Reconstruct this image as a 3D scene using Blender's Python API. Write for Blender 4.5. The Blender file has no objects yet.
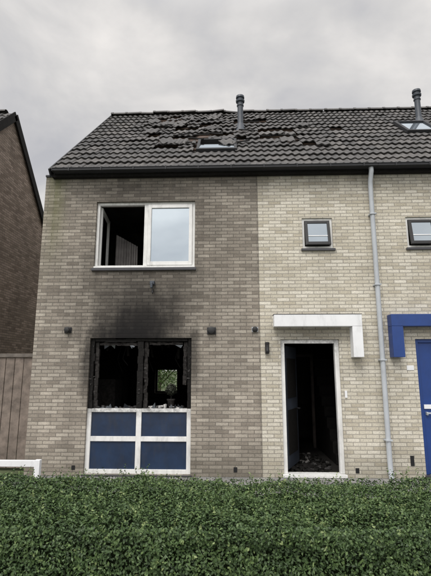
import bpy, math, random
import numpy as np
from mathutils import Vector, Matrix
random.seed(7); rng=np.random.default_rng(11)
S=bpy.context.scene
col=S.collection

# ------------------------------------------------------------ helpers
def obj(name,verts,faces,mats,parent=None,mi=None,smooth=False):
    me=bpy.data.meshes.new(name); me.from_pydata([tuple(v) for v in verts],[],faces)
    if not isinstance(mats,(list,tuple)): mats=[mats]
    for m in mats: me.materials.append(m)
    if mi is not None: me.polygons.foreach_set('material_index',mi)
    if smooth: me.polygons.foreach_set('use_smooth',[True]*len(me.polygons))
    me.update()
    o=bpy.data.objects.new(name,me); col.objects.link(o)
    if parent: o.parent=parent
    return o
def empty(name):
    e=bpy.data.objects.new(name,None); col.objects.link(e); return e
BF=[(0,1,3,2),(4,6,7,5),(0,4,5,1),(2,3,7,6),(0,2,6,4),(1,5,7,3)]
def boxes(name,bs,mat,parent=None,bevel=0.0,M=None,jit=0.0):
    V=[];Fc=[]
    for b in bs:
        x0,x1,y0,y1,z0,z1=b[:6]
        n=len(V)
        R=b[6] if len(b)>6 else None
        c=Vector(((x0+x1)/2,(y0+y1)/2,(z0+z1)/2))
        for x in (x0,x1):
            for y in (y0,y1):
                for z in (z0,z1):
                    p=Vector((x,y,z))
                    if jit: p+=Vector([random.uniform(-jit,jit) for _ in range(3)])
                    if R is not None: p=c+R@(p-c)
                    if M is not None: p=M@p
                    V.append(p)
        for f in BF: Fc.append(tuple(n+i for i in f))
    o=obj(name,V,Fc,mat,parent)
    if bevel:
        m=o.modifiers.new('b','BEVEL'); m.width=bevel; m.segments=2; m.limit_method='ANGLE'
    return o
def lathe(name,prof,mat,parent=None,c=(0,0,0),n=24,axis='Z'):
    V=[];Fc=[]
    for r,z in prof:
        for i in range(n):
            a=2*math.pi*i/n
            if axis=='Z': V.append((c[0]+r*math.cos(a),c[1]+r*math.sin(a),c[2]+z))
            else: V.append((c[0]+r*math.cos(a),c[1]-z,c[2]+r*math.sin(a)))
    for k in range(len(prof)-1):
        for i in range(n):
            j=(i+1)%n
            Fc.append((k*n+i,k*n+j,(k+1)*n+j,(k+1)*n+i))
    Fc.append(tuple(range(n))[::-1]); Fc.append(tuple((len(prof)-1)*n+i for i in range(n)))
    o=obj(name,V,Fc,mat,parent,smooth=True)
    m=o.modifiers.new('e','EDGE_SPLIT'); m.split_angle=math.radians(40)
    return o
def tube(name,pts,r,mat,parent=None):
    cu=bpy.data.curves.new(name,'CURVE'); cu.dimensions='3D'; cu.bevel_depth=r; cu.bevel_resolution=5; cu.use_fill_caps=True
    sp=cu.splines.new('POLY'); sp.points.add(len(pts)-1)
    for p,q in zip(sp.points,pts): p.co=(*q,1)
    o=bpy.data.objects.new(name,cu); cu.materials.append(mat); col.objects.link(o)
    if parent:o.parent=parent
    return o
def wall(name,x0,x1,z0,z1,ya,yb,holes,mats,parent):
    """facade wall lying in XZ; ya outer face, yb inner face; holes=(x0,x1,z0,z1)"""
    xs=sorted({x0,x1,*[h[0] for h in holes],*[h[1] for h in holes]})
    zs=sorted({z0,z1,*[h[2] for h in holes],*[h[3] for h in holes]})
    V=[];D={};Fc=[];mi=[]
    def v(x,y,z):
        k=(round(x,4),round(y,4),round(z,4))
        if k not in D: D[k]=len(V);V.append(k)
        return D[k]
    def inh(x,z): return any(h[0]<x<h[1] and h[2]<z<h[3] for h in holes)
    for i in range(len(xs)-1):
        for j in range(len(zs)-1):
            a,b,c,d=xs[i],xs[i+1],zs[j],zs[j+1]
            if inh((a+b)/2,(c+d)/2): continue
            Fc.append((v(a,ya,c),v(b,ya,c),v(b,ya,d),v(a,ya,d)));mi.append(0)
            Fc.append((v(a,yb,c),v(a,yb,d),v(b,yb,d),v(b,yb,c)));mi.append(1)
    for (a,b,c,d) in list(holes)+[(x0,x1,z0,z1)]:
        Fc+= [(v(a,ya,c),v(a,yb,c),v(b,yb,c),v(b,ya,c)),(v(a,ya,d),v(b,ya,d),v(b,yb,d),v(a,yb,d)),
              (v(a,ya,c),v(a,ya,d),v(a,yb,d),v(a,yb,c)),(v(b,ya,c),v(b,yb,c),v(b,yb,d),v(b,ya,d))]
        mi+=[0]*4
    return obj(name,V,Fc,mats,parent,mi)

# ------------------------------------------------------------ materials
class NT:
    def __init__(s,name):
        s.m=bpy.data.materials.new(name); s.m.use_nodes=True; s.t=s.m.node_tree; s.b=s.t.nodes['Principled BSDF']
    def n(s,ty,**k):
        o=s.t.nodes.new(ty)
        for a,b in k.items():
            if a.startswith('i_'): s.set(o,a[2:].replace('_',' '),b)
            else: setattr(o,a,b)
        return o
    def set(s,o,key,val):
        inp=o.inputs[key] if not str(key).isdigit() else o.inputs[int(key)]
        if isinstance(val,bpy.types.NodeSocket): s.t.links.new(val,inp)
        else: inp.default_value=val
    def math(s,op,a,b=0.0,clamp=False):
        o=s.t.nodes.new('ShaderNodeMath'); o.operation=op; o.use_clamp=clamp
        s.set(o,'0',a); s.set(o,'1',b); return o.outputs[0]
    def mix(s,f,a,b,bt='MIX'):
        o=s.t.nodes.new('ShaderNodeMix'); o.data_type='RGBA'; o.blend_type=bt
        s.set(o,'0',f); s.set(o,'6',a); s.set(o,'7',b); return o.outputs[2]
    def noise(s,vec,scale,detail=4,rough=.55,dist=0):
        o=s.n('ShaderNodeTexNoise'); s.t.links.new(vec,o.inputs['Vector'])
        o.inputs['Scale'].default_value=scale;o.inputs['Detail'].default_value=detail;o.inputs['Roughness'].default_value=rough;o.inputs['Distortion'].default_value=dist
        return o.outputs['Fac']
    def ramp(s,f,stops):
        o=s.n('ShaderNodeValToRGB'); s.t.links.new(f,o.inputs[0])
        e=o.color_ramp.elements
        while len(e)<len(stops): e.new(.5)
        for q,(p,c) in zip(e,stops): q.position=p; q.color=(*c,1) if len(c)==3 else c
        return o.outputs[0]
    def mr(s,v,a,b,c=0.,d=1.):
        o=s.n('ShaderNodeMapRange'); s.set(o,'0',v); s.set(o,'1',a);s.set(o,'2',b);s.set(o,'3',c);s.set(o,'4',d); return o.outputs[0]
    def bump(s,h,strength,dist):
        o=s.n('ShaderNodeBump'); s.set(o,'Height',h); o.inputs['Strength'].default_value=strength; o.inputs['Distance'].default_value=dist
        s.t.links.new(o.outputs[0],s.b.inputs['Normal'])
    def pos(s): return s.n('ShaderNodeNewGeometry').outputs['Position']
    def scale(s,vec,v):
        o=s.n('ShaderNodeVectorMath',operation='MULTIPLY'); s.t.links.new(vec,o.inputs[0]); o.inputs[1].default_value=v; return o.outputs[0]
def g(v): return (v,v,v,1)

def brick_mat(name,stops,mortar,axis='x',soot=(),grime=.5,streaktop=None,moss=False,rough=.9):
    T=NT(name); P=T.pos()
    sx=T.n('ShaderNodeSeparateXYZ'); T.t.links.new(P,sx.inputs[0]); X,Y,Z=sx.outputs
    cb=T.n('ShaderNodeCombineXYZ'); T.t.links.new(X if axis=='x' else Y,cb.inputs[0]); T.t.links.new(Z,cb.inputs[1])
    wn=T.noise(P,9,2); off=T.n('ShaderNodeCombineXYZ'); T.t.links.new(T.math('MULTIPLY',T.math('SUBTRACT',wn,.5),.009),off.inputs[1])
    wn2=T.noise(P,30,1);T.t.links.new(T.math('MULTIPLY',T.math('SUBTRACT',wn2,.5),.008),off.inputs[0])
    ad=T.n('ShaderNodeVectorMath',operation='ADD'); T.t.links.new(cb.outputs[0],ad.inputs[0]); T.t.links.new(off.outputs[0],ad.inputs[1])
    br=T.n('ShaderNodeTexBrick'); T.t.links.new(ad.outputs[0],br.inputs['Vector'])
    br.inputs['Color1'].default_value=g(0);br.inputs['Color2'].default_value=g(1);br.inputs['Mortar'].default_value=g(.5)
    br.inputs['Scale'].default_value=1;br.inputs['Brick Width'].default_value=.218;br.inputs['Row Height'].default_value=.0625
    br.inputs['Mortar Size'].default_value=.0070;br.inputs['Mortar Smooth'].default_value=.35
    c=T.ramp(br.outputs['Color'],stops)
    fine=T.noise(P,45,4,.75)
    c=T.mix(1.0,c,T.ramp(fine,[(.25,(.62,.62,.62)),(.75,(1.28,1.28,1.28))]),'MULTIPLY')
    mc=T.mix(T.noise(P,1.3,3),(*[k*.75 for k in mortar],1),(*[min(1,k*1.2) for k in mortar],1))
    c=T.mix(br.outputs['Fac'],c,mc)
    big=T.noise(P,.9,5,.6)
    c=T.mix(grime,c,T.ramp(big,[(.3,(.62,.62,.62)),(.7,(1.12,1.1,1.08))]),'MULTIPLY')
    st=T.noise(T.scale(P,(5,5,.5)),1,4,.6)
    c=T.mix(grime*.8,c,T.ramp(st,[(.3,(.72,.72,.72)),(.65,(1.05,1.05,1.05))]),'MULTIPLY')
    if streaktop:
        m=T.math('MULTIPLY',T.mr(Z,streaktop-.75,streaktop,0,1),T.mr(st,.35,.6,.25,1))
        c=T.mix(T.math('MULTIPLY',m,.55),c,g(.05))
    c=T.mix(T.math('MULTIPLY',T.mr(T.math('ADD',Z,T.math('MULTIPLY',big,.5)),.9,.2),.35),c,(.09,.085,.06,1))
    if moss:
        d=T.math('ABSOLUTE',T.math('SUBTRACT',X,-3.02))
        m=T.math('MULTIPLY',T.mr(d,.28,.0),T.mr(T.math('MULTIPLY',st,T.mr(Z,2.4,4.6)),.2,.55))
        c=T.mix(T.math('MULTIPLY',m,.55),c,(.13,.14,.05,1))
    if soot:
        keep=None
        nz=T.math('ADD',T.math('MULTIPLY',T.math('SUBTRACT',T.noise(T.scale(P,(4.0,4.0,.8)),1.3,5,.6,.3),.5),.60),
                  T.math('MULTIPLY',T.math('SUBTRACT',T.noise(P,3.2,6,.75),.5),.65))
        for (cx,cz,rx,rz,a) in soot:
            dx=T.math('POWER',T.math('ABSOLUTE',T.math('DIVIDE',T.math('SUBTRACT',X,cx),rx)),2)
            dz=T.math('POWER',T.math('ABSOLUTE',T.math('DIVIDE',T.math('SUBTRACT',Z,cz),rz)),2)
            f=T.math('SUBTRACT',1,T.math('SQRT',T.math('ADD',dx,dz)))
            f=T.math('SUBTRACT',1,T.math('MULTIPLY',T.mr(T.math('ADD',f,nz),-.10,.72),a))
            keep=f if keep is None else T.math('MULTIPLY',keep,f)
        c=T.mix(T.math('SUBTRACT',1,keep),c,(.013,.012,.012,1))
    T.set(T.b,'Base Color',c); T.b.inputs['Roughness'].default_value=rough
    T.b.inputs['Specular IOR Level'].default_value=.25
    h=T.math('ADD',T.math('MULTIPLY',T.math('SUBTRACT',1,br.outputs['Fac']),1),T.math('MULTIPLY',fine,.6))
    T.bump(h,.9,.007)
    return T.m
def plain(name,c,rough=.6,var=.25,sc=6,bump=0.,metal=0,spec=.5,dirt=None,sootz=()):
    T=NT(name);P=T.pos()
    n=T.noise(P,sc,6,.65)
    cc=T.mix(1.0,(*c,1),T.ramp(n,[(.3,(1-var,)*3),(.7,(1+var*.4,)*3)]),'MULTIPLY')
    if dirt:
        d=T.noise(T.scale(P,(4,4,1.2)),2.2,6,.7)
        cc=T.mix(T.mr(d,.5,.75,0,dirt),cc,(.05,.045,.04,1))
    if sootz:
        z=T.n('ShaderNodeSeparateXYZ');T.t.links.new(P,z.inputs[0])
        for (z0,z1,am) in sootz:
            m=T.math('MULTIPLY',T.mr(z.outputs[2],z0,z1),T.mr(T.noise(P,9,5,.75),.36,.62))
            cc=T.mix(T.math('MULTIPLY',m,am),cc,(.02,.018,.017,1))
    T.set(T.b,'Base Color',cc);T.b.inputs['Roughness'].default_value=rough;T.b.inputs['Metallic'].default_value=metal
    T.b.inputs['Specular IOR Level'].default_value=spec
    if bump: T.bump(n,bump,.01)
    return T.m
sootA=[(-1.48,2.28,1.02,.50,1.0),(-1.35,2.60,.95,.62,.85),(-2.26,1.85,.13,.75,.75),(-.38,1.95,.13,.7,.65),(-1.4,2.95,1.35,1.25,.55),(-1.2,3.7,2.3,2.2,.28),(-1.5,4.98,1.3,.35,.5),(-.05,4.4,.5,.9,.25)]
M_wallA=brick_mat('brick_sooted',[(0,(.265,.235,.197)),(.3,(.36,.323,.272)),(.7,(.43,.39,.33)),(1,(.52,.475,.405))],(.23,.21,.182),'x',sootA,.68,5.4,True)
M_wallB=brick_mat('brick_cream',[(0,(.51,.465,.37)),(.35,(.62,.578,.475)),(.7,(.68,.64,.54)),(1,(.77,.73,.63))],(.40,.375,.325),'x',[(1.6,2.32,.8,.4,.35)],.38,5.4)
M_side=brick_mat('brick_side',[(0,(.20,.175,.14)),(.5,(.31,.275,.22)),(1,(.42,.37,.3))],(.2,.18,.15),'y')
M_nb=brick_mat('brick_brown',[(0,(.22,.17,.14)),(.4,(.31,.25,.205)),(1,(.42,.34,.29))],(.20,.175,.155),'y',(),.5)
M_nbf=brick_mat('brick_brown_front',[(0,(.20,.155,.125)),(.4,(.28,.225,.185)),(1,(.38,.31,.26))],(.19,.165,.145),'x',(),.5)
M_white=plain('white_paint',(.80,.80,.78),.45,.12,5,dirt=.35)
M_whited=plain('white_paint_smoked_door',(.80,.80,.78),.45,.12,5,dirt=.3,sootz=((1.7,2.3,.65),))
M_whitel=plain('white_paint_scorched',(.80,.80,.78),.5,.14,5,dirt=.35,sootz=((.9,1.1,.75),))
M_whitec=plain('white_panel',(.82,.83,.84),.5,.06,3,dirt=.2)
M_blue=plain('blue_paint',(.018,.055,.22),.4,.15,4,dirt=.1)
M_bluep=plain('navy_panel',(.014,.032,.075),.42,.35,4,bump=.05,dirt=.4,sootz=((.5,1.2,.4),))
M_char=plain('charred_wood',(.012,.011,.010),.75,.6,25,bump=.8,spec=.2)
M_charl=plain('charred_wood_ashy',(.040,.037,.035),.9,.8,18,bump=.8,spec=.1)
M_soot=plain('soot_plaster',(.030,.027,.026),.95,.8,2.2,bump=.3,spec=.1)
M_soot2=plain('smoked_plaster',(.030,.028,.026),.95,.6,1.5,bump=.2,spec=.1)
M_bed=plain('bedroom_plaster',(.16,.15,.145),.95,.6,1.2,bump=.2,spec=.1)
M_grey=plain('zinc',(.032,.033,.036),.6,.2,6,spec=.3)
M_pipe=plain('grey_pvc',(.46,.49,.52),.45,.12,3,dirt=.2)
M_black=plain('black_plastic',(.015,.015,.016),.4,.2,10)
M_flue=plain('flue_metal',(.045,.055,.07),.45,.2,6)
M_doorleaf=plain('door_leaf_smoked',(.04,.05,.07),.55,.5,4,dirt=.5)
M_fence=plain('fence_wood',(.22,.18,.15),.85,.5,7,bump=.5)
M_batten=plain('battens',(.15,.10,.075),.85,.7,3,bump=.4,dirt=.8)
M_sill=plain('sill_tile',(.05,.05,.055),.35,.2,8)
M_debris=plain('ash_debris',(.2,.19,.18),.9,.9,9)
M_debris2=plain('dark_debris',(.06,.057,.055),.9,.9,9)
M_joint=plain('joint_mastic',(.16,.15,.13),.9,.3,9)
T=NT('roof_underlay');P=T.pos();n=T.noise(P,1.6,5,.6,.3)
T.set(T.b,'Base Color',T.ramp(n,[(.38,(.010,.009,.009)),(.52,(.02,.017,.015)),(.64,(.13,.095,.08)),(.75,(.07,.055,.05))]));T.b.inputs['Roughness'].default_value=.9;M_deck=T.m
T=NT('roof_tile');P=T.pos()
at=T.n('ShaderNodeAttribute',attribute_name='tc').outputs['Fac']
c=T.ramp(at,[(0,(.036,.035,.037)),(.5,(.064,.061,.062)),(1,(.115,.108,.106))])
n=T.noise(P,7,5,.7); c=T.mix(.9,c,T.ramp(n,[(.3,(.55,.55,.55)),(.72,(1.4,1.37,1.28))]),'MULTIPLY')
l=T.noise(P,38,3,.6); c=T.mix(T.mr(l,.60,.70,0,.6),c,(.22,.22,.17,1))
T.set(T.b,'Base Color',c);T.b.inputs['Roughness'].default_value=.62;T.bump(n,.3,.01);M_tile=T.m
def glass(name,tint,f):
    T=NT(name);T.b.inputs['Base Color'].default_value=(*tint,1);T.b.inputs['Roughness'].default_value=.3
    gl=T.n('ShaderNodeBsdfGlossy');gl.inputs['Roughness'].default_value=.015;gl.inputs['Color'].default_value=(.80,.91,1,1)
    n=T.noise(T.pos(),1.2,2); bp=T.n('ShaderNodeBump');bp.inputs['Strength'].default_value=.05;bp.inputs['Distance'].default_value=.02
    T.t.links.new(n,bp.inputs['Height']);T.t.links.new(bp.outputs[0],gl.inputs['Normal'])
    mx=T.n('ShaderNodeMixShader');fr=T.n('ShaderNodeFresnel');fr.inputs[0].default_value=1.5
    T.t.links.new(T.math('ADD',T.math('MULTIPLY',fr.outputs[0],.8),f,True),mx.inputs[0])
    T.t.links.new(T.b.outputs[0],mx.inputs[1]);T.t.links.new(gl.outputs[0],mx.inputs[2])
    T.t.links.new(mx.outputs[0],T.t.nodes['Material Output'].inputs[0]);return T.m
M_glass=glass('window_glass',(.03,.035,.04),.38)
M_glassm=glass('small_window_glass',(.05,.06,.07),.25)
M_glassd=glass('dark_glass',(.012,.014,.018),.02)
def leafmat(name,stops,tr=.25):
    T=NT(name);at=T.n('ShaderNodeAttribute',attribute_name='tc').outputs['Fac']
    c=T.ramp(at,stops);T.set(T.b,'Base Color',c);T.b.inputs['Roughness'].default_value=.5;T.b.inputs['Specular IOR Level'].default_value=.35
    if tr:
        tl=T.n('ShaderNodeBsdfTranslucent');T.t.links.new(c,tl.inputs[0]);mx=T.n('ShaderNodeMixShader');mx.inputs[0].default_value=tr
        T.t.links.new(T.b.outputs[0],mx.inputs[1]);T.t.links.new(tl.outputs[0],mx.inputs[2]);T.t.links.new(mx.outputs[0],T.t.nodes['Material Output'].inputs[0])
    return T.m
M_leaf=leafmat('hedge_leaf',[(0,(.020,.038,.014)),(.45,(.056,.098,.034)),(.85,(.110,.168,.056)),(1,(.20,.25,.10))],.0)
M_leaf2=leafmat('tree_leaf',[(0,(.05,.11,.03)),(1,(.16,.26,.08))],.4)
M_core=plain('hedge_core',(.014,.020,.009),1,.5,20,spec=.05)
T=NT('paving');P=T.pos();br=T.n('ShaderNodeTexBrick');T.t.links.new(P,br.inputs['Vector'])
for k,v in (('Scale',1),('Brick Width',.3),('Row Height',.3),('Mortar Size',.006)): br.inputs[k].default_value=v
br.inputs['Color1'].default_value=g(.2);br.inputs['Color2'].default_value=g(.28);br.inputs['Mortar'].default_value=g(.06)
T.set(T.b,'Base Color',T.mix(.8,br.outputs['Color'],T.ramp(T.noise(P,2,6),[(.3,(.6,.6,.6)),(.7,(1.1,1.08,1))]),'MULTIPLY'));T.b.inputs['Roughness'].default_value=.9;M_pave=T.m
T=NT('ground');P=T.pos();T.set(T.b,'Base Color',T.ramp(T.noise(P,.6,8),[(.35,(.05,.07,.03)),(.65,(.09,.11,.05))]));T.b.inputs['Roughness'].default_value=1;M_ground=T.m
M_asph=plain('asphalt',(.055,.055,.057),.9,.3,30,bump=.3)

def setattr_pts(o,vals):
    a=o.data.attributes.new('tc','FLOAT','POINT'); a.data.foreach_set('value',np.asarray(vals,dtype=np.float32))

# ------------------------------------------------------------ ground
obj('ground',[(-300,-300,0),(300,-300,0),(300,400,0),(-300,400,0)],[(0,1,2,3)],M_ground)
obj('front_pavement',[(-14,-3.3,.004),(14,-3.3,.004),(14,.0,.004),(-14,.0,.004)],[(0,1,2,3)],M_pave)
obj('sidewalk',[(-40,-9.5,.12),(40,-9.5,.12),(40,-5.3,.12),(-40,-5.3,.12)],[(0,1,2,3)],M_pave)
boxes('kerb',[(-40,40,-9.62,-9.502,0,.123)],M_pave)
obj('road',[(-60,-16,.006),(60,-16,.006),(60,-9.62,.006),(-60,-9.62,.006)],[(0,1,2,3)],M_asph)

# ------------------------------------------------------------ roof builder
def tprof(f): return .027*(.5+.5*math.cos(4*math.pi*(f-.86)))**1.25
def rooffn(prefix,x0,x1,ey,ez,ang,L,parent,damage=None,skip=(),mono=1,gone=None):
    ca,sa=math.cos(ang),math.sin(ang)
    def W(x,s,n): return Vector((x,ey+mono*(s*ca-n*sa),ez+s*sa+n*ca))
    w=.30;gau=.335;rows=int(round(L/gau));gau=L/rows
    ncol=int(math.ceil((x1-x0)/w)); w=(x1-x0)/ncol
    V=[];Fc=[];tc=[]
    K=14
    prof=[(k/K*(w+.010),tprof(k/K)) for k in range(K+1)]
    for j in range(rows):
        for i in range(ncol):
            xc=x0+(i+.5)*w; sc=(j+.5)*gau
            if any(a<xc<b and c<sc<d for a,b,c,d in skip): continue
            dx=random.gauss(0,.003);ds=random.gauss(0,.006);dn=random.gauss(0,.003);rot=random.gauss(0,.010);tilt=0
            if damage:
                if gone and random.random()<gone(xc,sc): continue
                dm=damage(xc,sc)
                if random.random()<dm*.06: continue
                if dm>0:
                    dx+=random.gauss(0,.016)*dm;ds+=random.gauss(-.03,.05)*dm;dn+=abs(random.gauss(0,.016))*dm;rot+=random.gauss(0,.08)*dm;tilt=random.gauss(0,.06)*dm
                    if random.random()<dm*.12: rot+=random.gauss(0,.35);dn+=.03;ds-=.08
            t=min(1,max(0,random.gauss(.45,.22)))
            n0=len(V)
            cr,sr=math.cos(rot),math.sin(rot)
            for (v,nb) in ((-.025,.042),(gau+.02,.004)):
                for (u,h) in prof:
                    uu=u-w/2;vv=v-gau/2
                    a=uu*cr-vv*sr;b=uu*sr+vv*cr
                    V.append(W(xc+a+dx,sc+b+ds,nb+h+dn+tilt*uu));tc.append(t)
            for (u,h) in prof:
                uu=u-w/2;vv=-.022-gau/2
                a=uu*cr-vv*sr;b=uu*sr+vv*cr
                V.append(W(xc+a+dx,sc+b+ds,.042+h-.026+dn+tilt*uu));tc.append(t*.4)
            k1=K+1
            for k in range(K):
                Fc.append((n0+k,n0+k+1,n0+k1+k+1,n0+k1+k))
                Fc.append((n0+2*k1+k,n0+2*k1+k+1,n0+k+1,n0+k))
    o=obj(prefix+'_tiles',V,Fc,M_tile,parent);setattr_pts(o,tc)
    d=obj(prefix+'_underlay',[W(x0,0,-.035),W(x1,0,-.035),W(x1,L,-.035),W(x0,L,-.035)],[(0,1,2,3)],M_deck,parent)
    M=Matrix(((1,0,0,0),(0,mono*ca,-mono*sa,ey),(0,sa,ca,ez),(0,0,0,1)))
    boxes(prefix+'_battens',[(x0,x1,(j)*gau-.02,(j)*gau+.02,-.033,.0) for j in range(1,rows)],M_batten,parent,M=M)
    return W,M
def ridge(name,x0,x1,y,z,parent,missing=lambda x:0):
    V=[];Fc=[];tc=[];L=.40;n=int((x1-x0)/L)
    for i in range(n):
        xa=x0+i*L;m=missing(xa)
        if random.random()<m*.3: continue
        dz=random.uniform(0,.05)*m;r1=.12;t=random.uniform(.2,.8);rt=random.gauss(0,.12)*m
        n0=len(V)
        for (xx,r) in ((xa-.01,r1+.012),(xa+.05,r1+.012),(xa+.05,r1),(xa+L,r1-.004)):
            for k in range(9):
                a=math.pi*k/8
                V.append((xx,y+r*math.cos(a)+(xx-xa)*rt,z+dz-.02+r*.75*math.sin(a)+random.uniform(0,.002)));tc.append(t)
        for q in range(3):
            for k in range(8): Fc.append((n0+q*9+k,n0+q*9+k+1,n0+(q+1)*9+k+1,n0+(q+1)*9+k))
        Fc.append(tuple(n0+k for k in range(9)))
    o=obj(name,V,Fc,M_tile,parent);setattr_pts(o,tc)

# ------------------------------------------------------------ main house
H=empty('brick_house')
EY,EZ=-.15,5.43;ANG=math.radians(43.0);RL=5.05
RY=EY+RL*math.cos(ANG);RZ=EZ+RL*math.sin(ANG)
BY=RY*2
XL=-3.23;XS=.78;XR=2.95
upper=(-2.23,-.38,3.57,4.85);lower=(-2.22,-.42,.03,2.30);small=(1.58,2.13,3.90,4.48);door=(1.13,2.14,.03,2.27)
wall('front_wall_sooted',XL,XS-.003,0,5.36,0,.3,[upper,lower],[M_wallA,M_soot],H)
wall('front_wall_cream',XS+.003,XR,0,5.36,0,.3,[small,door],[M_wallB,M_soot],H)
boxes('expansion_joint',[(XS-.003,XS+.003,.006,.2,0,5.36)],M_joint,H)
bw=(-2.22,-1.45,1.0,1.80)
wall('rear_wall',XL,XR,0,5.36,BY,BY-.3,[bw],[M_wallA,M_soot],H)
def gable(name,x0,x1,y0,y1,ze,yr,zr,mat,parent):
    pts=[(y0,0),(y1,0),(y1,ze),(yr,zr),(y0,ze)]
    V=[(x0,a,b) for a,b in pts]+[(x1,a,b) for a,b in pts]
    Fc=[(0,4,3,2,1),(5,6,7,8,9)]+[(i,(i+1)%5,5+(i+1)%5,5+i) for i in range(5)]
    return obj(name,V,Fc,mat,parent)
gable('gable_wall',XL+.002,XL+.2,.302,BY-.302,5.48,RY,RZ-.14,M_side,H)
boxes('wall_cap',[(XL-.01,XL+.20,-.02,.30,5.362,5.40)],M_grey,H,.005)
def dmg(x,s):
    v=0
    def e(cx,cs,rx,rs,a):
        d=((x-cx)/rx)**2+((s-cs)/rs)**2
        return a*max(0,1-d)**.5 if d<1 else 0
    v=max(e(-1.2,3.95,1.1,.85,1.1),e(.6,2.6,1.9,.75,.95),e(-.2,1.7,1.4,.65,.9),e(1.6,2.0,1.3,.7,.8),e(.3,4.2,1.3,.75,.8),e(-1.5,2.4,.8,.8,.4),e(2.3,3.2,.6,.7,.4))
    return v
def gone(x,s):
    def e(cx,cs,rx,rs,a):
        return a if ((x-cx)/rx)**2+((s-cs)/rs)**2<1 else 0
    return max(e(-1.35,4.25,.5,.34,.7),e(-.85,2.15,.55,.25,.8),e(-.65,3.3,.4,.22,.7),e(.85,2.3,.45,.22,.8),e(1.5,2.75,.5,.22,.7),e(1.75,1.55,.4,.22,.6),e(.1,2.45,.5,.24,.7),e(.7,3.9,.45,.22,.6))
VX=-3.08
W,RM=rooffn('roof',VX,XR,EY,EZ,ANG,RL,H,dmg,skip=[(-.42,.42,1.05,1.95)],gone=gone)
rooffn('rear_roof',VX,XR,2*RY-EY,EZ,ANG,RL,H,None,mono=-1)
ridge('ridge_tiles',VX,XR,RY,RZ+.02,H,lambda x:1.0 if -1.9<x<.4 else (.25 if x<2 else 0))
V=[];Fc=[];tc=[]
for k in range(15):
    while True:
        x=random.uniform(-2.0,2.4);s=random.uniform(1.2,4.5)
        if dmg(x,s)>.35: break
    r=random.uniform(-.5,.5);n0=len(V);t=random.uniform(.2,.8);tl=random.uniform(-.1,.1)
    for v in (-.19,.19):
        for q in range(13):
            u=(q/12-.5)*.3;h=tprof(q/12)
            V.append(W(x+u*math.cos(r)-v*math.sin(r),s+u*math.sin(r)+v*math.cos(r),.075+h+tl*v*.4));tc.append(t)
    for q in range(12): Fc.append((n0+q,n0+q+1,n0+14+q,n0+13+q))
o=obj('loose_tiles',V,Fc,M_tile,H);setattr_pts(o,tc)
m=o.modifiers.new('s','SOLIDIFY');m.thickness=.016
boxes('roof_window_frame',[(-.42,.42,1.05,1.11,-.03,.08),(-.42,.42,1.85,1.91,-.03,.08),(-.42,-.36,1.112,1.848,-.03,.08),(.36,.42,1.112,1.848,-.03,.08)],M_grey,H,.004,M=RM)
boxes('roof_window_glass',[(-.36,.36,1.12,1.52,.055,.065,Matrix.Rotation(-.08,3,'X'))],M_glass,H,M=RM)
boxes('roof_window_void',[(-.37,.37,1.1,1.86,-.028,-.02)],M_char,H,M=RM)
bl=[]
for k in range(14):
    x=random.uniform(-2.0,1.8);s=random.uniform(1.3,4.5)
    if dmg(x,s)<.3: continue
    bl.append((x-.2,x+.2,s-.02,s+.02,.07,.09,Matrix.Rotation(random.uniform(-.5,.5),3,'Z')))
boxes('charred_battens',bl,M_char,H,M=RM)
boxes('verge_board',[(VX-.03,VX-.004,-.06,RL,-.10,.045)],M_grey,H,M=RM)
boxes('fascia',[(VX,XR,-.10,-.002,5.315,5.38)],M_char,H)
GXL=-3.02
def gut(x0,x1,par):
    boxes('gutter',[(x0,x1,-.24,-.11,5.375,5.388),(x0,x1,-.255,-.24,5.375,5.425),(x0,x1,-.11,-.10,5.375,5.425)],M_grey,par,.004)
    boxes('gutter_lip',[(x0,x1,-.266,-.256,5.414,5.429)],M_grey,par,.003)
    boxes('gutter_brackets',[(x0+.3+.6*i,x0+.325+.6*i,-.270,-.258,5.365,5.433) for i in range(int((x1-x0-.4)/.6)+1)],M_grey,par)
gut(GXL,XR,H)
boxes('gutter_end',[(GXL-.012,GXL-.001,-.258,-.10,5.37,5.435)],M_grey,H)
def flue(x,s,parent,k=1.0):
    p=W(x,s,0)
    lathe('flue_pipe',[(.16,-.10),(.11,.05),(.075,.14),(.07,.16),(.07,.62),(.085,.63),(.085,.66),(.07,.67),(.07,.72),(.105,.74),(.11,.78),(.075,.80),(.075,.83),(.105,.85),(.10,.90),(.04,.93)],M_flue,parent,(p.x,p.y,p.z))
flue(.54,3.09,H)
# upper window
a,b,c,d=upper
fy0,fy1=.06,.14
boxes('upper_window_frame',[(a,a+.05,fy0,fy1,c,d),(b-.05,b,fy0,fy1,c,d),(a+.05,b-.05,fy0,fy1,d-.05,d),(a+.05,b-.05,fy0,fy1,c,c+.06),(-1.335,-1.265,fy0,fy1,c+.06,d-.05)],M_white,H,.004)
boxes('upper_window_sash',[(-1.262,-1.20,.045,.11,c+.062,d-.052),(b-.115,b-.053,.045,.11,c+.062,d-.052),(-1.20,b-.115,.045,.11,d-.117,d-.052),(-1.20,b-.115,.045,.11,c+.062,c+.13)],M_white,H,.004)
boxes('upper_window_glass',[(-1.20,b-.115,.075,.085,c+.13,d-.117)],M_glass,H)
hx,hy=a+.075,.16
def rb(x0,x1,y0,y1,z0,z1,ang,hx,hy):
    Rm=Matrix.Rotation(ang,3,'Z');c0=Vector(((x0+x1)/2,(y0+y1)/2,0));p=Rm@c0
    w,h=(x1-x0)/2,(y1-y0)/2
    return (hx+p.x-w,hx+p.x+w,hy+p.y-h,hy+p.y+h,z0,z1,Rm)
an=math.radians(96)
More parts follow.
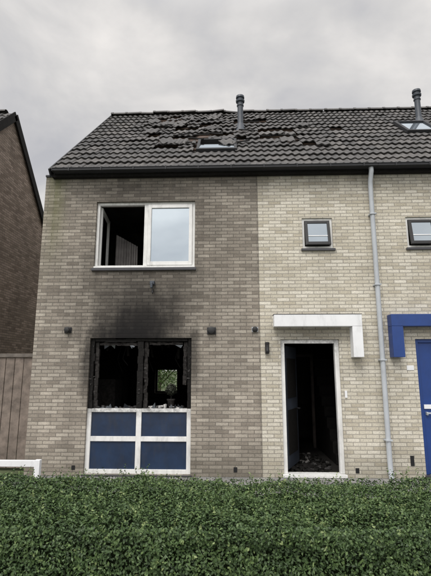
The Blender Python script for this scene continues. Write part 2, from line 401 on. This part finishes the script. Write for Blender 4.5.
boxes('open_sash',[rb(0,.06,0,.05,c+.06,d-.06,an,hx,hy),rb(.74,.80,0,.05,c+.06,d-.06,an,hx,hy),rb(.06,.74,0,.05,c+.06,c+.12,an,hx,hy),rb(.06,.74,0,.05,d-.12,d-.06,an,hx,hy)],M_white,H,.003)
boxes('upper_sill',[(a-.03,b+.03,-.05,.058,c-.055,c-.002)],M_sill,H,.005)
boxes('upper_sill_trim',[(a,b,.0,.059,c+.0,c+.035)],M_white,H)
# lower window
a,b,c,d=lower;mid=1.09
wf=[(a,a+.075,.05,.14,c,mid),(b-.075,b,.05,.14,c,mid),(-1.365,-1.275,.05,.14,c+.07,mid-.0),(a+.075,b-.075,.05,.14,c,c+.07)]
for (p,q) in ((a+.075,-1.365),(-1.275,b-.075)):
    wf+=[(p,q,.052,.14,.55,.63),(p,q,.052,.14,1.03,mid)]
boxes('lower_window_frame',wf,M_whitel,H,.004)
boxes('lower_window_panels',[(p,q,.08,.12,r,s) for (p,q) in ((a+.075,-1.365),(-1.275,b-.075)) for (r,s) in ((c+.07,.55),(.63,1.03))],M_bluep,H)
cf=[]
def charbar(x0,x1,z0,z1,y0=.05,y1=.14,seg=9):
    vert=(z1-z0)>(x1-x0);out=[]
    for i in range(seg):
        t0,t1=i/seg,(i+1)/seg;j=random.uniform(-.008,.008);w=random.uniform(-.012,.006)
        if vert: out.append((x0+j-w/2,x1+j+w/2,y0,y1+j,z0+(z1-z0)*t0-.002,z0+(z1-z0)*t1+.001))
        else: out.append((x0+(x1-x0)*t0,x0+(x1-x0)*t1+.001,y0,y1+j,z0+j-w/2,z1+j+w/2))
    return out
cf+=charbar(a+.005,a+.075,mid+.004,d)+charbar(b-.075,b-.005,mid+.004,d)+charbar(-1.37,-1.27,mid+.004,d-.06)+charbar(a+.08,b-.08,d-.065,d-.006)
boxes('charred_window_frame',cf,M_char,H,jit=.004)
cf=charbar(a+.085,a+.15,mid+.01,d-.07,.09,.13)+charbar(-1.26,-1.19,mid+.01,d-.07,.09,.13)+charbar(b-.15,b-.085,mid+.4,d-.07,.09,.13)+charbar(a+.15,-1.38,d-.13,d-.075,.09,.13)+charbar(-1.18,b-.16,d-.12,d-.075,.09,.13)
boxes('charred_sashes',cf,M_charl,H,jit=.006)
fl=[]
for k in range(40):
    x=random.choice([a+.04,a+.11,-1.32,-1.22,b-.04,b-.11]);z=random.uniform(mid,d-.1);s=random.uniform(.003,.009)
    fl.append((x-s+random.uniform(-.03,.03),x+s,.040,.049,z,z+s*random.uniform(1,4)))
boxes('ash_flakes',fl,plain('ash_grey',(.05,.047,.045),.95,.8,20),H,jit=.005)
V=[];Fc=[]
for k in range(20):
    p=random.choice([(a+.15,-1.38),(-1.18,b-.16)]);x=random.uniform(*p);up=random.random()<.15
    z=d-.12 if up else mid+.002;h=random.uniform(.02,.10)*(-1 if up else 1);w=random.uniform(.02,.07)
    n=len(V);V+=[(x-w,.10,z),(x+w,.10,z),(x+random.uniform(-w,w),.10+random.uniform(-.01,.01),z+h)];Fc.append((n,n+1,n+2))
obj('glass_shards',V,Fc,M_glassd,H)
boxes('lower_inner_sill',[(a+.08,b-.08,.142,.36,mid-.05,mid-.005)],M_soot2,H)
boxes('lower_window_sill',[(a-.02,b+.02,-.04,.048,-.03,.028)],M_sill,H)
deb=[]
for k in range(60):
    x=random.choice([random.uniform(a+.1,-1.4),random.uniform(-1.2,b-.15),random.uniform(-1.15,-.6)]);s=random.uniform(.005,.022)
    y=random.uniform(.07,.3);deb.append((x-s,x+s,y-s,y+s,mid,mid+s*random.uniform(.6,2.2),Matrix.Rotation(random.uniform(0,3),3,'Z')))
boxes('sill_debris',deb,M_debris2,H,jit=.006)
boxes('sill_rubble_white',[(-1.17,-1.06,.10,.16,mid,mid+.035),(-1.0,-.93,.09,.15,mid,mid+.05,Matrix.Rotation(.5,3,'Z')),(-.80,-.62,.1,.17,mid,mid+.025,Matrix.Rotation(-.2,3,'Z')),(-.9,-.86,.1,.14,mid,mid+.07)],plain('sooty_white',(.5,.49,.47),.7,.6,14),H,jit=.01)
# hanging burnt ceiling laths and wires, burnt furniture behind the window
hb=[]
for k in range(16):
    x=random.uniform(-2.3,-.3);y=random.uniform(.5,1.8);l=random.uniform(.15,.6)
    hb.append((x-.012,x+.012+random.uniform(0,.03),y,y+.02,2.5-l,2.52,Matrix.Rotation(random.uniform(-.35,.35),3,'Y')))
boxes('hanging_burnt_laths',hb,M_charl,H,jit=.006)
for k in range(4):
    x=random.uniform(-2.1,-.7);y=random.uniform(.45,1.0);tube('hanging_wire',[(x,y,2.55),(x+.05,y,2.2),(x-.03,y+.05,1.95),(x+.08,y,1.8+random.uniform(-.1,.1))],.006,M_char,H)
boxes('burnt_cabinet',[(-2.9,-2.1,1.4,1.9,.02,1.55),(-.3,.7,1.8,2.3,.02,1.35)],M_charl,H,.02,jit=.02)
def smallwin(h,par,pre):
    a,b,c,d=h
    boxes(pre+'_frame',[(a,a+.045,.03,.12,c,d),(b-.045,b,.03,.12,c,d),(a+.045,b-.045,.03,.12,d-.045,d),(a+.045,b-.045,.03,.12,c,c+.05)],M_white,par,.004)
    Rm=Matrix.Rotation(math.radians(9),3,'X')
    def q(x0,x1,y0,y1,z0,z1):
        hz=d-.05;cc=Vector((0,(y0+y1)/2,(z0+z1)/2-hz));p=Rm.inverted()@cc;w=(y1-y0)/2;k=(z1-z0)/2
        return (x0,x1,p.y-w,p.y+w,hz+p.z-k,hz+p.z+k,Rm.inverted())
    z0=c+.055;z1=d-.05;xa=a+.05;xb=b-.05
    boxes(pre+'_sash',[q(xa,xa+.05,.0,.045,z0,z1),q(xb-.05,xb,.0,.045,z0,z1),q(xa+.05,xb-.05,.0,.045,z1-.05,z1),q(xa+.05,xb-.05,.0,.045,z0,z0+.055)],M_black,par,.003)
    boxes(pre+'_glass',[q(xa+.05,xb-.05,.015,.025,z0+.055,z1-.05)],M_glassm,par)
    boxes(pre+'_glazing_bar',[q(xa+.05,xb-.05,.004,.0145,z0+.165,z0+.18)],M_whitec,par)
    boxes(pre+'_sill',[(a-.03,b+.03,-.04,.028,c-.045,c-.002)],M_sill,par,.004)
smallwin(small,H,'small_window')
# door opening
a,b,c,d=door
boxes('door_frame',[(a,a+.07,.04,.14,c+.03,d),(b-.075,b,.04,.14,c+.03,d),(a+.07,b-.075,.04,.14,d-.07,d)],M_whited,H,.004)
boxes('door_threshold',[(a-.02,b+.02,-.04,.16,c-.02,c+.028)],M_white,H,.004)
an=math.radians(68)
boxes('door_leaf',[rb(0,.86,0,.045,.08,2.17,an,a+.08,.15)],M_doorleaf,H,.004)
boxes('door_leaf_trim',[rb(.12,.74,-.012,-.001,1.25,1.95,an,a+.08,.15),rb(.12,.74,-.012,-.001,.3,1.05,an,a+.08,.15)],M_char,H,.002)
boxes('door_handle',[rb(.78,.80,-.06,-.001,1.03,1.05,an,a+.08,.15),rb(.68,.80,-.07,-.06,1.03,1.05,an,a+.08,.15)],M_grey,H,.002)
def room(name,x0,x1,y0,y1,z0,z1,mats,par,back=True):
    V=[(x0,y0,z0),(x1,y0,z0),(x1,y1,z0),(x0,y1,z0),(x0,y0,z1),(x1,y0,z1),(x1,y1,z1),(x0,y1,z1)]
    Fc=[(0,1,2,3),(4,7,6,5),(0,3,7,4),(1,5,6,2)]+([(3,2,6,7)] if back else [])
    return obj(name,V,Fc,mats,par)
room('living_room',-3.0,.95,.301,BY-.301,.02,2.55,M_soot,H,False)
room('hall',.97,2.7,.301,4.2,.02,2.55,M_soot2,H)
room('bedroom',-3.0,.6,.301,3.4,2.75,5.33,M_bed,H)
room('bathroom',1.0,2.7,.301,2.4,2.75,5.33,M_soot,H)
M_curt=plain('smoked_curtain',(.15,.14,.135),.9,.5,3)
V=[];Fc=[]
xs_=[0]
for i in range(60): xs_.append(xs_[-1]+random.uniform(.4,1.6))
xs_=[q/xs_[-1] for q in xs_]
for i,t_ in enumerate(xs_):
    x=-2.02+.46*t_;y=.66+.022*math.sin(i*.9)+random.uniform(-.004,.004);zt_=4.42-.25*t_
    V+=[(x,y,2.9),(x-.02*t_,y+.02,zt_)]
for i in range(60): Fc.append((2*i,2*i+2,2*i+3,2*i+1))
obj('bedroom_curtain',V,Fc,M_curt,H,smooth=True)
boxes('bedroom_door',[(-1.55,-.8,3.33,3.39,2.76,4.8)],M_soot2,H)
boxes('hall_doorframe',[(1.25,1.31,2.6,2.7,.03,2.1),(2.1,2.16,2.6,2.7,.03,2.1),(1.31,2.1,2.6,2.7,2.04,2.1)],plain('scorched_wood',(.055,.043,.036),.8,.6,5),H)
boxes('hall_stairs',[(2.2,2.68,.9+.22*i,1.12+.22*i,.03,.2*(i+1)) for i in range(10)],M_char,H,.005)
deb=[]
for k in range(130):
    x=random.uniform(1.25,2.05);y=random.uniform(.2,1.9);s=random.uniform(.01,.05);h=random.uniform(.01,.045)
    deb.append((x-s,x+s,y-s*random.uniform(.3,1),y+s,.03,.03+h,Matrix.Rotation(random.uniform(0,3),3,'Z')@Matrix.Rotation(random.uniform(-.5,.5),3,'X')))
boxes('hall_debris',deb[:100],M_char,H,jit=.01);boxes('hall_debris_ash',deb[100:124],M_debris2,H,jit=.01);boxes('hall_debris_light',deb[124:],M_debris,H,jit=.01)
boxes('burnt_table',[(-2.4,-1.0,2.2,3.0,.72,.76),(-2.35,-2.3,2.25,2.3,.02,.72),(-1.1,-1.05,2.25,2.3,.02,.72),(-2.35,-2.3,2.9,2.95,.02,.72),(-1.1,-1.05,2.9,2.95,.02,.72)],M_char,H)
boxes('rear_window_frame',[(bw[0],bw[0]+.06,BY-.2,BY-.1,bw[2],bw[3]),(bw[1]-.06,bw[1],BY-.2,BY-.1,bw[2],bw[3]),(bw[0]+.06,bw[1]-.06,BY-.2,BY-.1,bw[3]-.06,bw[3]),(bw[0]+.06,bw[1]-.06,BY-.2,BY-.1,bw[2],bw[2]+.06)],M_char,H)
def canopy(par,x0,x1,post,mat,name):
    y0=-.2
    boxes(name,[(x0,x1,y0,-.001,2.475,2.68),(post[0],post[1],y0,-.001,1.955,2.473)],mat,par,.006)
    boxes(name+'_cap',[(x0-.005,x1+.005,y0-.005,-.001,2.682,2.689)],M_grey,par)
canopy(H,1.01,2.50,(2.33,2.50),M_whitec,'door_canopy')
DP=2.84
tube('downpipe',[(DP,-.18,5.37),(DP,-.18,5.30),(DP,-.09,5.14),(DP,-.075,4.95),(DP,-.075,.35),(DP,-.085,.1),(DP,-.12,.02)],.042,M_pipe,H)
boxes('pipe_brackets',[(DP-.055,DP+.055,-.13,-.001,z,z+.025) for z in (.6,1.9,3.2,4.5)],M_pipe,H,.003)
def vent(x,z,r=.045,m=None):
    lathe('wall_vent',[(r*1.25,0),(r*1.25,.02),(r,.03),(r*.95,.07),(r*.5,.075)],M_black,H,(x,-.03,z),20,'Y')
    boxes('vent_hood',[(x-r*1.4,x+r*1.4,-.029,-.001,z-r*1.1,z+r*1.1)],m or M_grey,H,.004)
vent(-2.62,2.44);vent(-.07,2.42,.055);vent(.69,2.44,.04,M_pipe)
boxes('security_light',[(-1.17,-1.09,-.10,-.001,3.24,3.31),(-1.15,-1.11,-.16,-.10,3.17,3.27)],M_flue,H,.008)
boxes('alarm_box',[(-1.145,-1.115,-.03,-.001,3.10,3.17)],M_black,H,.004)
boxes('wall_lamp_base',[(.86,.93,-.03,-.001,2.02,2.22)],M_black,H,.004)
lathe('wall_lamp',[(.028,0),(.035,.01),(.035,.05),(.03,.06),(.03,.15),(.038,.155),(.038,.18),(.01,.19)],M_black,H,(.895,-.075,2.03),16)
boxes('doorbell',[(2.19,2.23,-.02,-.001,1.28,1.40)],M_whitec,H,.004)
boxes('air_brick',[(-2.42,-2.36,-.006,-.001,.10,.17),(.3,.36,-.006,-.001,.08,.16),(2.3,2.36,-.006,-.001,.08,.16)],M_black,H)

# ------------------------------------------------------------ right neighbour
N=empty('brick_house.001')
XE=9.0
s2=(3.45,4.0,3.90,4.48);d2=(3.44,4.46,.03,2.27);w2=(5.4,7.2,.7,2.30);u2=(5.4,7.2,3.57,4.85)
wall('front_wall',XR+.001,XE,0,5.36,0,.3,[s2,d2,w2,u2],[M_wallB,M_soot],N)
wall('rear_wall',XR+.001,XE,0,5.36,BY,BY-.3,[],[M_wallB,M_soot],N)
gable('gable_wall',XE-.2,XE-.002,.302,BY-.302,5.48,RY,RZ-.10,M_side,N)
rooffn('roof',XR,XE,EY,EZ,ANG,RL,N,None,skip=[(4.30,5.05,2.30,3.25)])
rooffn('rear_roof',XR,XE,2*RY-EY,EZ,ANG,RL,N,None,mono=-1)
ridge('ridge_tiles',XR,XE,RY,RZ+.02,N)
boxes('fascia',[(XR+.001,XE,-.10,-.002,5.315,5.38)],M_char,N)
gut(XR+.001,XE,N)
boxes('roof_window_frame',[(4.28,5.04,2.27,2.34,-.03,.10),(4.28,5.04,3.21,3.28,-.03,.10),(4.28,4.35,2.342,3.208,-.03,.10),(4.97,5.04,2.342,3.208,-.03,.10)],M_grey,N,.004,M=RM)
boxes('roof_window_glass',[(4.35,4.97,2.34,3.21,.06,.07)],M_glass,N,M=RM)
flue(4.98,3.42,N)
smallwin(s2,N,'small_window')
for h,pre in ((w2,'lower_window'),(u2,'upper_window')):
    a,b,c,d=h;m_=(a+b)/2
    boxes(pre+'_frame',[(a,a+.07,.05,.13,c,d),(b-.07,b,.05,.13,c,d),(a+.07,b-.07,.05,.13,d-.07,d),(a+.07,b-.07,.05,.13,c,c+.07),(m_-.04,m_+.04,.05,.13,c+.07,d-.07)],M_white,N,.004)
    boxes(pre+'_glass',[(a+.07,b-.07,.09,.10,c+.07,d-.07)],M_glass,N)
a,b,c,d=d2
boxes('door_frame',[(a,a+.06,.04,.14,c+.03,d),(b-.06,b,.04,.14,c+.03,d),(a+.06,b-.06,.04,.14,d-.06,d)],M_blue,N,.004)
boxes('door',[(a+.062,b-.062,.07,.12,c+.03,d-.062)],M_blue,N,.003)
boxes('door_panels',[(a+.5,b-.16,.055,.069,1.2,2.0)],M_glassd,N,.003)
boxes('letterbox',[(a+.08,a+.30,.05,.069,1.10,1.17)],M_whitec,N,.003)
boxes('door_handle',[(a+.10,a+.13,.02,.069,1.0,1.05),(a+.10,a+.22,.01,.03,1.02,1.045)],M_pipe,N,.003)
boxes('door_threshold',[(a-.02,b+.02,-.04,.16,c-.02,c+.028)],M_sill,N,.004)
boxes('door_canopy',[(2.99,4.75,-.2,-.001,2.475,2.68),(2.99,3.18,-.2,-.001,1.955,2.473)],M_blue,N,.006)
boxes('house_number_plate',[(3.26,3.38,-.012,-.001,1.74,1.82)],M_whitec,N,.003)
boxes('air_brick',[(3.2,3.26,-.006,-.001,.2,.36)],M_black,N)

# ------------------------------------------------------------ left neighbour
L=empty('brick_house.002')
GX=-5.57;gy0,gr,gy1=-.4,2.85,6.1;gzr=8.5;gze=5.2
gable('gable_wall',GX-.2,GX,gy0,gy1,gze,gr,gzr,M_nb,L)
ga=math.atan2(gzr-gze,gr-gy0);gl=math.hypot(gzr-gze,gr-gy0)
sx0=GX-7
wall('front_wall',sx0,GX-.202,0,gze,gy0+.01,gy0+.3,[(-9.5,-7.7,.8,2.2),(-9.5,-7.7,3.5,4.7)],[M_nbf,M_soot],L)
for zz in ((.8,2.2),(3.5,4.7)):
    boxes('window_frame',[(-9.5,-9.43,gy0+.06,gy0+.14,*zz),(-7.77,-7.7,gy0+.06,gy0+.14,*zz),(-9.43,-7.77,gy0+.06,gy0+.14,zz[1]-.07,zz[1]),(-9.43,-7.77,gy0+.06,gy0+.14,zz[0],zz[0]+.07)],M_white,L)
    boxes('window_glass',[(-9.43,-7.77,gy0+.1,gy0+.11,zz[0]+.07,zz[1]-.07)],M_glass,L)
rooffn('roof',sx0,GX+.04,gy0-.2,gze-.13,ga,gl+.27,L)
rooffn('rear_roof',sx0,GX+.04,gy1+.2,gze-.13,ga,gl+.27,L,mono=-1)
ridge('ridge_tiles',sx0,GX+.04,gr,gzr+.12,L)
for mo,yy in ((1,gy0-.2),(-1,gy1+.2)):
    ca,sa=math.cos(ga),math.sin(ga)
    M=Matrix(((1,0,0,0),(0,mo*ca,-mo*sa,yy),(0,sa,ca,gze-.13),(0,0,0,1)))
    boxes('verge_board',[(GX+.042,GX+.075,-.05,gl+.25,-.16,.06)],M_char,L,M=M)

# ------------------------------------------------------------ garden fence
Fz=empty('wooden_fence')
bd=[];x=-6.2
while x<-3.3:
    w=.155;bd.append((x,x+w,.32+random.uniform(-.004,.004),.342,.05,1.96+random.uniform(-.01,.01)));x+=w+.012
boxes('fence_boards',bd,M_fence,Fz,.003)
boxes('fence_cap',[(-6.2,-3.25,.29,.37,1.975,2.04)],plain('fence_cap_wood',(.16,.14,.12),.85,.4,7),Fz,.004)
boxes('fence_rails',[(-6.2,-3.25,.343,.38,z,z+.09) for z in (.3,1.0,1.7)],M_fence,Fz)
boxes('fence_post',[(-3.34,-3.25,.385,.46,0,2.0),(-5.2,-5.11,.385,.46,0,2.0)],M_fence,Fz)
G=empty('low_white_rail')
boxes('rail',[(-4.6,-2.53,-1.05,-1.0,.36,.45)],M_whitec,G,.006)
boxes('posts',[(-2.60,-2.52,-1.055,-.98,0,.455),(-3.6,-3.52,-1.0,-.93,0,.35),(-4.6,-4.52,-1.0,-.93,0,.35)],M_whitec,G,.004)

# ------------------------------------------------------------ foliage
def leaves(name,P,N,size,mat,parent=None,tcv=None,asp=.55):
    n=len(P);N=N/np.linalg.norm(N,axis=1,keepdims=True)
    r=rng.normal(size=(n,3));T1=np.cross(N,r);T1/=np.linalg.norm(T1,axis=1,keepdims=True);T2=np.cross(N,T1)
    s=(size*rng.uniform(.6,1.35,n))[:,None]
    v=np.empty((n,4,3));v[:,0]=P-T1*s*.5;v[:,2]=P+T1*s*.5;up=N*s*.14
    v[:,1]=P+T2*s*asp*.5+up+T1*s*.05;v[:,3]=P-T2*s*asp*.5+up+T1*s*.05
    me=bpy.data.meshes.new(name);me.vertices.add(n*4);me.vertices.foreach_set('co',v.reshape(-1).astype(np.float32))
    me.loops.add(n*4);me.loops.foreach_set('vertex_index',np.arange(n*4,dtype=np.int32))
    me.polygons.add(n);me.polygons.foreach_set('loop_start',np.arange(0,n*4,4,dtype=np.int32));me.polygons.foreach_set('loop_total',np.full(n,4,dtype=np.int32))
    me.materials.append(mat);me.update(calc_edges=True);me.validate()
    o=bpy.data.objects.new(name,me);col.objects.link(o)
    if parent:o.parent=parent
    setattr_pts(o,np.repeat(tcv if tcv is not None else rng.uniform(0,1,n),4));return o
HG=empty('hedge')
y0h,y1h,zt=-4.92,-3.68,.85
def hf(x,y):
    return .020*np.sin(x*2.1+1+y)+.014*np.sin(x*5.3+y*4)+.013*np.sin(x*11.+y*7+2)+.010*np.sin(y*13+x*3)-.012*x/3
def hp(n,x0,x1):
    wt=y1h-y0h;wf=zt
    t=rng.uniform(0,wt+1.4*wf,n);x=rng.uniform(x0,x1,n);P=np.zeros((n,3));N=np.zeros((n,3))
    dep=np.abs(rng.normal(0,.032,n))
    top=(t<wt);y=y0h+t
    P[top]=np.c_[x,y,zt+hf(x,y)-dep][top];N[top]=(0,0,1)
    fr=(t>=wt)&(t<wt+wf);z=zt-(t-wt)
    P[fr]=np.c_[x,y0h-.6*hf(x,z*3)+dep,z][fr];N[fr]=(0,-1,.35)
    bk=t>=wt+wf;z2=zt-(t-wt-wf)*2.4
    P[bk]=np.c_[x,y1h+.6*hf(x,z2*3)-dep,z2][bk];N[bk]=(0,1,.35)
    for yy,sg in ((y0h,1),(y1h,-1)):
        dd=np.maximum(0,.12-np.abs(P[:,1]-yy));P[:,2]-=np.where(top,dd**2/.12*.5,0)
    N=N+rng.normal(0,.5,(n,3));return P,N,dep
def clump(P):
    return (np.sin(P[:,0]*17+P[:,1]*9+2*np.sin(P[:,0]*3.1))+np.sin(P[:,0]*7-P[:,1]*23+P[:,2]*19)+np.sin(P[:,0]*31+P[:,1]*37+P[:,2]*29+2*np.sin(P[:,0]*5.3)))/3
P_,N_,dp=hp(360000,-4.2,4.2)
cl=clump(P_);keep=rng.uniform(0,1,len(P_))<.78+.32*cl
P_,N_,dp,cl=P_[keep],N_[keep],dp[keep],cl[keep]
big=np.sin(P_[:,0]*1.7+1)*.5+np.sin(P_[:,1]*3+P_[:,0]*.8)*.5
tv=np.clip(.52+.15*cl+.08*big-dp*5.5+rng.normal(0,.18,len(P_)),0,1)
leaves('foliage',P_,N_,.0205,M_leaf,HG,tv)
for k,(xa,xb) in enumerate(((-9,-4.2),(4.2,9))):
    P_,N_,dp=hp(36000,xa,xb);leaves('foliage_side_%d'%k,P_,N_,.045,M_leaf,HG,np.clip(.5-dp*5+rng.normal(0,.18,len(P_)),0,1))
sp=[];sn=[];sv=[]
for k in range(2600):
    x=rng.uniform(-4,4)
    if rng.uniform()<.68: y=rng.uniform(y0h,y1h);b0=np.array([x,y,zt+float(hf(x,y))-.03]);d0=np.array([rng.normal(0,.5),rng.normal(0,.5),1.])
    else: z=rng.uniform(.25,zt);b0=np.array([x,y0h-.02,z]);d0=np.array([rng.normal(0,.5),-1.,.6+rng.normal(0,.3)])
    d0/=np.linalg.norm(d0);Ls=rng.uniform(.04,.11);m=int(Ls/.007);tt=rng.uniform(.4,1.05)
    for q in range(m):
        f=(q+1)/m;sp.append(b0+d0*Ls*f+rng.normal(0,.006,3));sn.append(d0*.4+rng.normal(0,.7,3));sv.append(min(1,tt*(.6+.5*f)))
leaves('sprigs',np.array(sp),np.array(sn),.018,M_leaf,HG,np.array(sv))
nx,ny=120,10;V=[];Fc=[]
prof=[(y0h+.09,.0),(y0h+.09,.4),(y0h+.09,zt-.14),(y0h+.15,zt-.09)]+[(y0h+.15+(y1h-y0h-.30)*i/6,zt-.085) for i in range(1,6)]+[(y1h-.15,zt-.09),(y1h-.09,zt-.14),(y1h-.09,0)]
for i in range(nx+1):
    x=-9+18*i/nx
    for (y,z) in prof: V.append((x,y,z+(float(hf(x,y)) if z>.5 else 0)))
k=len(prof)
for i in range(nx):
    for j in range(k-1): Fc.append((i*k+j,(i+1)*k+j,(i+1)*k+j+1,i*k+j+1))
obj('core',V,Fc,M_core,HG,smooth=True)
PP=empty('potted_plant')
px_,py_,pz_=-.80,.27,1.088
lathe('pot',[(.045,0),(.05,.02),(.065,.12),(.075,.13),(.075,.15),(.06,.15)],M_charl,PP,(px_,py_,pz_),18)
tube('stem',[(px_,py_,pz_+.14),(px_+.01,py_,pz_+.28)],.008,M_char,PP)
q=rng.normal(size=(420,3));q/=np.linalg.norm(q,axis=1,keepdims=True);q*=(rng.uniform(.3,1,420)**.5)[:,None]
leaves('plant_leaves',q*np.array([.10,.08,.10])+np.array([px_,py_,pz_+.31]),q+rng.normal(0,.4,q.shape),.05,plain('scorched_leaf',(.035,.04,.025),.8,.4,10),PP)
TR=empty('garden_tree')
def limb(p,q,r0,r1,nm):
    o=tube(nm,[p,[(p[i]+q[i])/2+(.05 if i==0 else 0) for i in range(3)],q],1,M_fence,TR);s=o.data.splines[0].points;o.data.bevel_depth=1
    for k_,r in zip(s,(r0,(r0+r1)/2,r1)): k_.radius=r
limb((-3.2,13,0),(-3.1,13,1.6),.13,.09,'trunk')
bp=[]
for k in range(7):
    a_=k*.9;e=(-3.1+1.1*math.cos(a_),13+1.1*math.sin(a_),2.2+.25*k%1.2);limb((-3.1,13,1.0+.1*k),e,.05,.015,'limb_%d'%k);bp.append(e)
pts=[]
for e in bp+[(-3.1,13,3.2),(-3.1,13,2.5),(-2.6,12.5,1.4),(-3.6,12.6,1.3)]:
    q=rng.normal(0,.42,(1100,3));pts.append(q+np.array(e))
pts=np.concatenate(pts);leaves('crown',pts,rng.normal(size=pts.shape)+np.array([0,0,.6]),.09,M_leaf2,TR)

# ------------------------------------------------------------ world
w=bpy.data.worlds.new("World");S.world=w;w.use_nodes=True;t=w.node_tree;nd=t.nodes;bg=nd['Background']
sun_el=math.radians(52);sun_az=math.radians(200)
def mk(ty): return nd.new(ty)
sky=mk('ShaderNodeTexSky');sky.sky_type='NISHITA';sky.sun_disc=False;sky.sun_elevation=sun_el;sky.sun_rotation=sun_az
tc=mk('ShaderNodeTexCoord');sep=mk('ShaderNodeSeparateXYZ');t.links.new(tc.outputs['Generated'],sep.inputs[0])
def wm(op,a,b=0.):
    o=mk('ShaderNodeMath');o.operation=op
    for i,v in enumerate((a,b)):
        if isinstance(v,bpy.types.NodeSocket): t.links.new(v,o.inputs[i])
        else:o.inputs[i].default_value=v
    return o.outputs[0]
zz=wm('MAXIMUM',wm('ADD',sep.outputs[2],.5),.3)
cb=mk('ShaderNodeCombineXYZ');t.links.new(wm('DIVIDE',sep.outputs[0],zz),cb.inputs[0]);t.links.new(wm('DIVIDE',sep.outputs[1],zz),cb.inputs[1]);cb.inputs[2].default_value=1.7
nz=mk('ShaderNodeTexNoise');t.links.new(cb.outputs[0],nz.inputs['Vector']);nz.inputs['Scale'].default_value=3.8;nz.inputs['Detail'].default_value=6;nz.inputs['Roughness'].default_value=.5;nz.inputs['Distortion'].default_value=.3
rp=mk('ShaderNodeValToRGB');t.links.new(nz.outputs['Fac'],rp.inputs[0]);e=rp.color_ramp.elements
e[0].position=.33;e[0].color=(.53,.53,.555,1);e[1].position=.67;e[1].color=(.92,.885,.85,1)
m1=e.new(.5);m1.color=(.70,.685,.675,1)
mr=mk('ShaderNodeMapRange');t.links.new(sep.outputs[2],mr.inputs[0]);mr.inputs[1].default_value=.68;mr.inputs[2].default_value=1.;mr.inputs[3].default_value=1;mr.inputs[4].default_value=2.2
dt=mk('ShaderNodeVectorMath');dt.operation='DOT_PRODUCT';t.links.new(tc.outputs['Generated'],dt.inputs[0])
sd=Vector((-.35*math.cos(sun_el),-.94*math.cos(sun_el),math.sin(sun_el))).normalized();dt.inputs[1].default_value=sd
mr2=mk('ShaderNodeMapRange');t.links.new(dt.outputs['Value'],mr2.inputs[0]);mr2.inputs[1].default_value=.45;mr2.inputs[2].default_value=1.;mr2.inputs[3].default_value=0;mr2.inputs[4].default_value=1.8
k=wm('MULTIPLY',wm('ADD',mr.outputs[0],mr2.outputs[0]),10.0)
vm=mk('ShaderNodeVectorMath');vm.operation='SCALE';t.links.new(rp.outputs[0],vm.inputs[0]);t.links.new(k,vm.inputs['Scale'])
mx=mk('ShaderNodeMix');mx.data_type='RGBA';mx.inputs[0].default_value=.93;t.links.new(sky.outputs[0],mx.inputs[6]);t.links.new(vm.outputs[0],mx.inputs[7])
t.links.new(mx.outputs[2],bg.inputs[0]);bg.inputs[1].default_value=.1
sl=bpy.data.lights.new('sun','SUN');sl.energy=1.5;sl.angle=math.radians(25);sl.color=(1,.965,.92)
so=bpy.data.objects.new('sun',sl);col.objects.link(so);so.rotation_euler=(-sd).to_track_quat('-Z','Y').to_euler()

# ------------------------------------------------------------ camera
cd=bpy.data.cameras.new('camera');cam=bpy.data.objects.new('camera',cd);col.objects.link(cam);S.camera=cam
cam.location=(.265,-7.6,1.75);cam.rotation_euler=(math.radians(90+10.7),0,math.radians(2))
cd.sensor_fit='VERTICAL';cd.sensor_height=24;cd.lens=24*432/576;cd.clip_end=2000;cd.clip_start=.05
S.view_settings.view_transform='Standard';S.view_settings.look='None';S.view_settings.exposure=0
